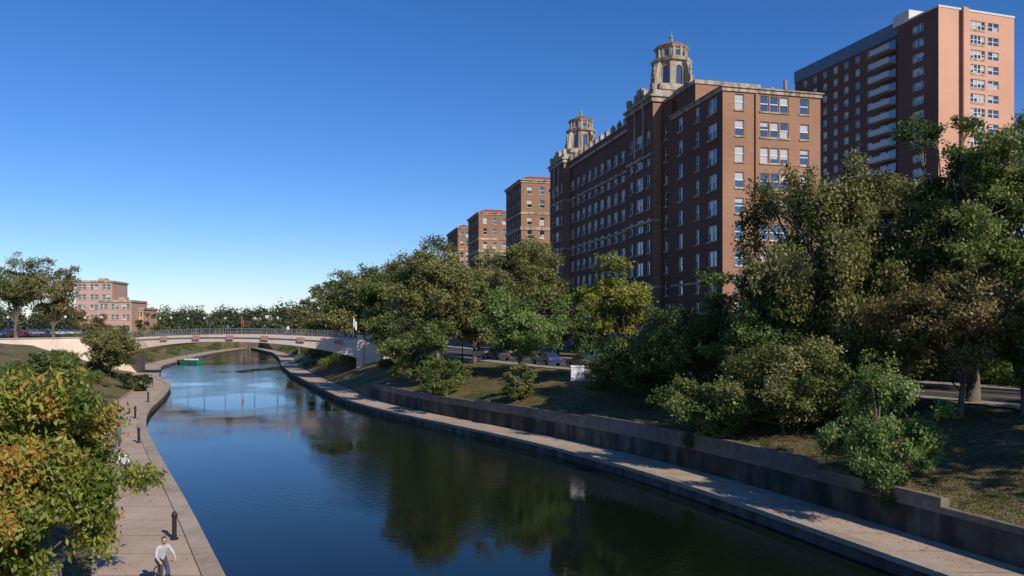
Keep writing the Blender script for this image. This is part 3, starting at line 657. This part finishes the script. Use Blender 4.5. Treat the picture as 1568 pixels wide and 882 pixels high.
b=MB(); b.box(I,-.62,.62,-.5,.5,0,.12,'sidewalk'); b.box(I,-.55,.55,-.42,.42,.12,1.25,'paint'); b.box(I,-.6,.6,-.47,.47,1.25,1.36,'paint'); b.box(I,-.01,.01,-.43,-.422,.2,1.2,'grey'); b.box(I,.06,.1,-.46,-.422,.6,.8,'black')
Y=64; X=(884-784)/F*Y; o=b.single('utility_cabinet'); o.location=(X,Y,zR(X-xr(Y),Y)-.02)
b=MB(); b.box(I,-.28,.28,-.28,.28,0,1.0,'coping'); b.box(I,-.36,.36,-.36,.36,1.0,1.14,'coping'); b.box(I,-6,-.28,-.16,.16,0,.7,'coping'); b.box(I,-6,-.28,-.22,.22,.7,.8,'coping')
o=b.single('stone_garden_wall'); o.location=(-14.0,22.6,.85)
b=MB()
prof=[(-2.6,.75),(-2.2,1.0),(2.0,1.0),(3.4,0)]
top=[(x,hw,.75) for x,hw in prof]; bot=[(x*.92,hw*.7,-.1) for x,hw in prof]
for i in range(3):
    for sgn in (1,-1): b.quad((top[i][0],sgn*top[i][1],.75),(top[i+1][0],sgn*top[i+1][1],.75),(bot[i+1][0],sgn*bot[i+1][1],-.1),(bot[i][0],sgn*bot[i][1],-.1),m='green')
    b.quad((top[i][0],top[i][1],.6),(top[i+1][0],top[i+1][1],.6),(top[i+1][0],-top[i+1][1],.6),(top[i][0],-top[i][1],.6),m='grey')
b.quad((-2.6,.75,.75),(-2.6,-.75,.75),(-2.39,-.52,-.1),(-2.39,.52,-.1),m='green')
for x in (-2,1.6):
    for y in (-.85,.85): b.frustum((x,y),.04,.04,.6,2.3,6,'grey')
b.box(I,-2.2,1.9,-1,1,2.3,2.4,'green'); b.box(I,-1.6,1.2,-.3,.3,.6,1.0,'paint')
Y=170; o=b.single('pleasure_boat'); o.location=((285-784)/F*Y+1,Y,0); o.rotation_euler=(0,0,2.9); o.scale=(1.1,1.1,1.1)
# ------------------------------------------------------------- cars
def car(x,y,z,rot,col,name='parked_car'):
    key='carpaint%s'%(len(M)); M[key]=simple(key,col,.25,.2,.8)
    e=empty(name,(x,y,z)); e.rotation_euler=(0,0,rot)
    b=MB()
    body=[(-2.2,.35),(-2.25,.75),(-2.1,.98),(-1.2,1.02),(1.0,.98),(1.9,.85),(2.2,.7),(2.25,.38)]
    W=.88
    def hw(xx): return W-.1*max(0,(abs(xx)-1.6))
    n=len(body)
    for i in range(n):
        (x0,z0),(x1,z1)=body[i],body[(i+1)%n]; b.quad((x0,-hw(x0),z0),(x1,-hw(x1),z1),(x1,hw(x1),z1),(x0,hw(x0),z0),m=key)
    for s in (1,-1): b.quad(*[(a,s*hw(a),c) for a,c in body],m=key)
    gh=[(-1.75,1.0),(-1.15,1.45),(.25,1.48),(1.05,.98)]
    for i in range(3):
        (x0,z0),(x1,z1)=gh[i],gh[i+1]; w0=.8 if z0<1.1 else .64; w1=.8 if z1<1.1 else .64
        b.quad((x0,-w0,z0),(x1,-w1,z1),(x1,w1,z1),(x0,w0,z0),m=key if i==1 else 'glass')
    for s in (1,-1):
        b.quad(*[(a,s*(.8 if c<1.1 else .64),c) for a,c in gh],m='glass')
        b.tube([(-.45,s*.81,1.0),(-.45,s*.66,1.46)],.04,4,key)
        b.box(I,2.05,2.24,s*.62-.16,s*.62+.16,.6,.74,'paint'); b.box(I,-2.26,-2.1,s*.62-.14,s*.62+.14,.75,.9,'red')
    b.single('body',parent=e)
    for wx in (-1.35,1.38):
        for s in (1,-1):
            c=MB(); c.tube([(wx,s*.7,.33),(wx,s*.9,.33)],.33,16,'rubber'); c.tube([(wx,s*.88,.33),(wx,s*.915,.33)],.2,12,'grey'); c.single('wheel',parent=e)
dr=math.atan2(1,-.45)
for (px,Y,c) in ((866,82,(.03,.06,.14)),(890,76,(.02,.02,.022)),(716,98,(.35,.35,.36)),(742,94,(.05,.05,.06)),(1050,70,(.12,.13,.14)),(905,86,(.3,.3,.32)),(1130,62,(.3,.3,.32))):
    X=xr(Y)+ (21.3 if px!=905 else 29.5); car(X,Y,4.5,dr,c)
for (px,Y,c) in ((30,165,(.5,.03,.03)),(52,176,(.3,.3,.32)),(72,178,(.03,.03,.03)),(96,174,(.5,.5,.5)),(14,172,(.05,.08,.2)),(118,180,(.3,.28,.2))):
    car((px-784)/F*Y,Y,6.28,.3,c)
# ------------------------------------------------------------- people
def cmat(n,c,r=.8): 
    if n not in M: M[n]=simple(n,c,r)
    return n
cmat('skin',(.45,.26,.18),.55); cmat('jacket',(.42,.43,.46)); cmat('trousers',(.05,.05,.06)); cmat('hair',(.05,.03,.02)); cmat('shoes',(.3,.3,.3)); cmat('white_shirt',(.6,.6,.6)); cmat('blue_shirt',(.08,.13,.3)); cmat('denim',(.06,.08,.15)); cmat('eye',(.03,.02,.02))
def person(parent,J,mats):
    top,leg=mats
    bones=[('pelvis','belly',.15,.135,top),('belly','chest',.135,.155,top),('chest','neck',.155,.062,top),('neck','headb',.058,.06,'skin'),
     ('chest','shR',.155,.072,top),('shR','elR',.06,.045,top),('elR','wrR',.043,.03,top),('chest','shL',.155,.072,top),('shL','elL',.06,.045,top),('elL','wrL',.043,.03,top),
     ('pelvis','hipR',.15,.1,leg),('hipR','knR',.095,.062,leg),('knR','anR',.06,.042,leg),('anR','toR',.045,.035,'shoes'),
     ('pelvis','hipL',.15,.1,leg),('hipL','knL',.095,.062,leg),('knL','anL',.06,.042,leg),('anL','toL',.045,.035,'shoes')]
    names=list(J); me=bpy.data.meshes.new('body'); me.from_pydata([J[n] for n in names],[(names.index(a),names.index(c)) for a,c,*_ in bones],[])
    o=bpy.data.objects.new('body_src',me); link(o); md=o.modifiers.new('s','SKIN'); sb=o.modifiers.new('d','SUBSURF'); sb.levels=2; sb.render_levels=2
    rad={}
    for a,c,r0,r1,m in bones: rad.setdefault(a,r0); rad[c]=r1
    sv=me.skin_vertices[0].data
    for i,n in enumerate(names): sv[i].radius=(rad[n],rad[n]*(.75 if n in('belly','chest','pelvis') else 1)); sv[i].use_root=(n=='pelvis')
    dg=bpy.context.evaluated_depsgraph_get(); dg.update(); m2=bpy.data.meshes.new_from_object(o.evaluated_get(dg)); bpy.data.objects.remove(o)
    ml=sorted({x[4] for x in bones}); m2.materials.clear()
    for m in ml: m2.materials.append(M[m])
    B=[(np.array(J[a]),np.array(J[c]),m) for a,c,_,_,m in bones]
    for p in m2.polygons:
        c=np.array(p.center); best=9;bm=ml[0]
        for a,q,m in B:
            t=np.clip(np.dot(c-a,q-a)/np.dot(q-a,q-a),0,1); dd=np.linalg.norm(c-(a+t*(q-a)))
            if dd<best: best=dd;bm=m
        p.material_index=ml.index(bm); p.use_smooth=True
    link(bpy.data.objects.new('body',m2),parent)
    hb=Vector(J['headb']); hc=hb+Vector((0,.02,.09))
    b=MB()
    def sph(c,rx,ry,rz,m,nu=14,nv=10,cut=None,jaw=False):
        i0=len(b.v)
        for j in range(nv+1):
            ph=math.pi*j/nv
            for i in range(nu):
                th=2*math.pi*i/nu; x=math.sin(ph)*math.cos(th);y=math.sin(ph)*math.sin(th);z=math.cos(ph)
                kx=1-.28*max(0,-z) if jaw else 1
                b.v.append((c[0]+rx*x*kx,c[1]+ry*y*kx+(.012*max(0,-z) if jaw else 0),c[2]+rz*z))
        for j in range(nv):
            for i in range(nu): 
                if cut and not cut((i+.5)/nu*2*math.pi,(j+.5)/nv*math.pi): continue
                b.f.append((i0+j*nu+i,i0+j*nu+(i+1)%nu,i0+(j+1)*nu+(i+1)%nu,i0+(j+1)*nu+i)); b.m.append(m)
    sph(hc,.077,.095,.118,'skin',jaw=True)
    sph(hc+Vector((0,-.008,.014)),.085,.098,.118,'hair',cut=lambda th,ph: ph<math.pi*.3 or (math.sin(th)<.35 and ph<math.pi*.66))
    for s in (1,-1):
        sph(hc+Vector((s*.03,.086,.005)),.012,.008,.008,'eye',8,6); sph(hc+Vector((s*.079,.0,-.005)),.012,.02,.032,'skin',8,6)
    b.tube([hc+Vector((0,.088,.01)),hc+Vector((0,.108,-.025)),hc+Vector((0,.09,-.033))],[.008,.014,.008],6,'skin')
    b.tube([hc+Vector((-.024,.088,-.06)),hc+Vector((0,.095,-.062)),hc+Vector((.024,.088,-.06))],[.004,.008,.004],5,'red')
    b.single('head',smooth=True,parent=parent)
    for s,k2,e2 in ((1,'wrR','elR'),(-1,'wrL','elL')):
        wv=Vector(J[k2]); d=(wv-Vector(J[e2])).normalized(); sd=d.cross(Vector((0,0,1))).normalized(); up=sd.cross(d)
        b=MB(); b.tube([wv-d*.01,wv+d*.04,wv+d*.09],[.028,.038,.034],8,'skin')
        for i,l in enumerate((.07,.08,.075,.058)):
            r=wv+d*.085+sd*((i-1.5)*.019); b.tube([r,r+d*l*.45-up*.006,r+d*l*.65-up*l*.45,r+d*l*.4-up*l*.75],[.0095,.009,.008,.007],5,'skin')
        r=wv+d*.03-sd*s*.03; b.tube([r,r+d*.035-sd*s*.02-up*.01,r+d*.06-sd*s*.012-up*.03],[.012,.01,.008],5,'skin')
        b.single('hand',smooth=True,parent=parent)
def cyclist(x,y,z,rot,mats,name='cyclist'):
    e=empty(name,(x,y,z)); e.rotation_euler=(0,0,rot)
    J={'pelvis':(0,-.22,1.0),'belly':(0,-.14,1.16),'chest':(0,-.02,1.36),'neck':(0,.05,1.5),'headb':(0,.09,1.57),
     'shR':(.18,.0,1.42),'elR':(.27,.18,1.2),'wrR':(.24,.38,1.1),'shL':(-.18,.0,1.42),'elL':(-.27,.18,1.2),'wrL':(-.24,.38,1.1),
     'hipR':(.1,-.18,.97),'knR':(.13,.24,.86),'anR':(.11,.13,.48),'toR':(.11,.26,.44),'hipL':(-.1,-.18,.97),'knL':(-.13,.12,.62),'anL':(-.11,-.06,.22),'toL':(-.11,.08,.17)}
    person(e,J,mats)
    b=MB()
    for wy in (-.5,.56):
        b.tube([(0,wy+.33*math.cos(a),.34+.33*math.sin(a)) for a in np.linspace(0,2*math.pi,25)],.018,6,'rubber')
        for a in np.linspace(0,math.pi*2,13)[:-1]: b.tube([(0,wy,.34),(0,wy+.32*math.cos(a),.34+.32*math.sin(a))],.003,3,'grey')
        b.tube([(-.05,wy,.34),(.05,wy,.34)],.02,6,'grey')
    bbk=(0,-.05,.3); st=(0,-.22,.85); hd=(0,.38,.88)
    for p,q in ((bbk,st),(st,hd),(bbk,(0,.4,.75)),(hd,(0,.4,.72)),(hd,(0,.34,1.02)),((0,.4,.72),(.05,.56,.34)),((0,.4,.72),(-.05,.56,.34)),(st,(.04,-.5,.34)),(st,(-.04,-.5,.34)),(bbk,(.04,-.5,.34)),(bbk,(-.04,-.5,.34)),(st,(0,-.24,.92))): b.tube([p,q],.016,6,'blue')
    b.tube([(-.28,.42,1.06),(-.1,.36,1.03),(0,.34,1.02),(.1,.36,1.03),(.28,.42,1.06)],.014,6,'black')
    b.tube([(0,-.36,.93),(0,-.24,.94),(0,-.08,.92)],[.07,.06,.025],8,'black')
    b.tube([(.06,-.05,.3),(.06,.12,.4)],.012,5,'grey'); b.tube([(-.06,-.05,.3),(-.06,-.1,.16)],.012,5,'grey'); b.box(I,.06,.16,.08,.18,.38,.4,'black'); b.box(I,-.16,-.06,-.06,.04,.13,.15,'black')
    b.single('bicycle',parent=e); return e
def walker(x,y,z,rot,mats,name='pedestrian'):
    e=empty(name,(x,y,z)); e.rotation_euler=(0,0,rot)
    J={'pelvis':(0,0,.95),'belly':(0,.01,1.12),'chest':(0,.01,1.32),'neck':(0,.01,1.47),'headb':(0,.02,1.54),
     'shR':(.18,.0,1.4),'elR':(.23,-.08,1.13),'wrR':(.22,.05,.9),'shL':(-.18,.0,1.4),'elL':(-.23,.05,1.14),'wrL':(-.2,.2,.97),
     'hipR':(.09,0,.9),'knR':(.1,.16,.5),'anR':(.1,.24,.08),'toR':(.1,.4,.05),'hipL':(-.09,0,.9),'knL':(-.1,-.03,.5),'anL':(-.1,-.26,.13),'toL':(-.1,-.12,.04)}
    person(e,J,mats); return e
ra=math.atan2(-.92,.42)-math.pi/2
cyclist(-11.2,24.1,.5,ra+.35,('jacket','trousers'))
cyclist(-20.9,40.4,.5,ra,('white_shirt','trousers'))
walker((180-784)/F*51,51,.5,ra,('blue_shirt','denim')); walker((176-784)/F*53.5,53.5,.5,ra+.3,('jacket','denim'))
walker((232-784)/F*100,100,.5,ra+2.8,('blue_shirt','trousers')); walker((228-784)/F*101,101,.5,ra+2.8,('white_shirt','denim'))
for q,mm in ((.3,('white_shirt','denim')),(.55,('blue_shirt','trousers'))):
    p=BP(q,.5,bz(q)); walker(p[0],p[1],p[2]+.01,1.2,mm)
# ------------------------------------------------------------- light
sd=Vector((.62,-.78,0)).normalized(); el=math.radians(33); S=Vector((sd.x*math.cos(el),sd.y*math.cos(el),math.sin(el)))
L_=bpy.data.lights.new('sun','SUN'); L_.energy=5.0; L_.angle=math.radians(.53); L_.color=(1,.90,.76)
so=bpy.data.objects.new('sun',L_); link(so); so.rotation_euler=S.to_track_quat('Z','Y').to_euler()
W_=bpy.data.worlds.new('World'); scene.world=W_; W_.use_nodes=True; nt=W_.node_tree; bg=nt.nodes['Background']
sk=nt.nodes.new('ShaderNodeTexSky'); sk.sky_type='NISHITA'; sk.sun_disc=False; sk.sun_elevation=el; sk.sun_rotation=math.atan2(S.x,S.y)
sk.air_density=1.0; sk.dust_density=.1; sk.ozone_density=4.0; sk.altitude=200
hs=nt.nodes.new('ShaderNodeHueSaturation'); hs.inputs['Saturation'].default_value=1.25; hs.inputs['Value'].default_value=1.25
tn=nt.nodes.new('ShaderNodeMix'); tn.data_type='RGBA'; tn.blend_type='MULTIPLY'; tn.inputs[0].default_value=1; tn.inputs[7].default_value=(.86,.90,1.13,1)
nt.links.new(sk.outputs[0],hs.inputs['Color']); nt.links.new(hs.outputs[0],tn.inputs[6]); nt.links.new(tn.outputs[2],bg.inputs[0]); bg.inputs[1].default_value=.09
# ------------------------------------------------------------- camera
cam=bpy.data.cameras.new('camera'); cam.sensor_width=36; cam.lens=36*F/1568; cam.shift_y=(495-441)/1568; cam.clip_end=12000; cam.clip_start=.1
co=bpy.data.objects.new('camera',cam); link(co); co.location=(0,0,CZ); co.rotation_euler=(math.pi/2,0,0); scene.camera=co
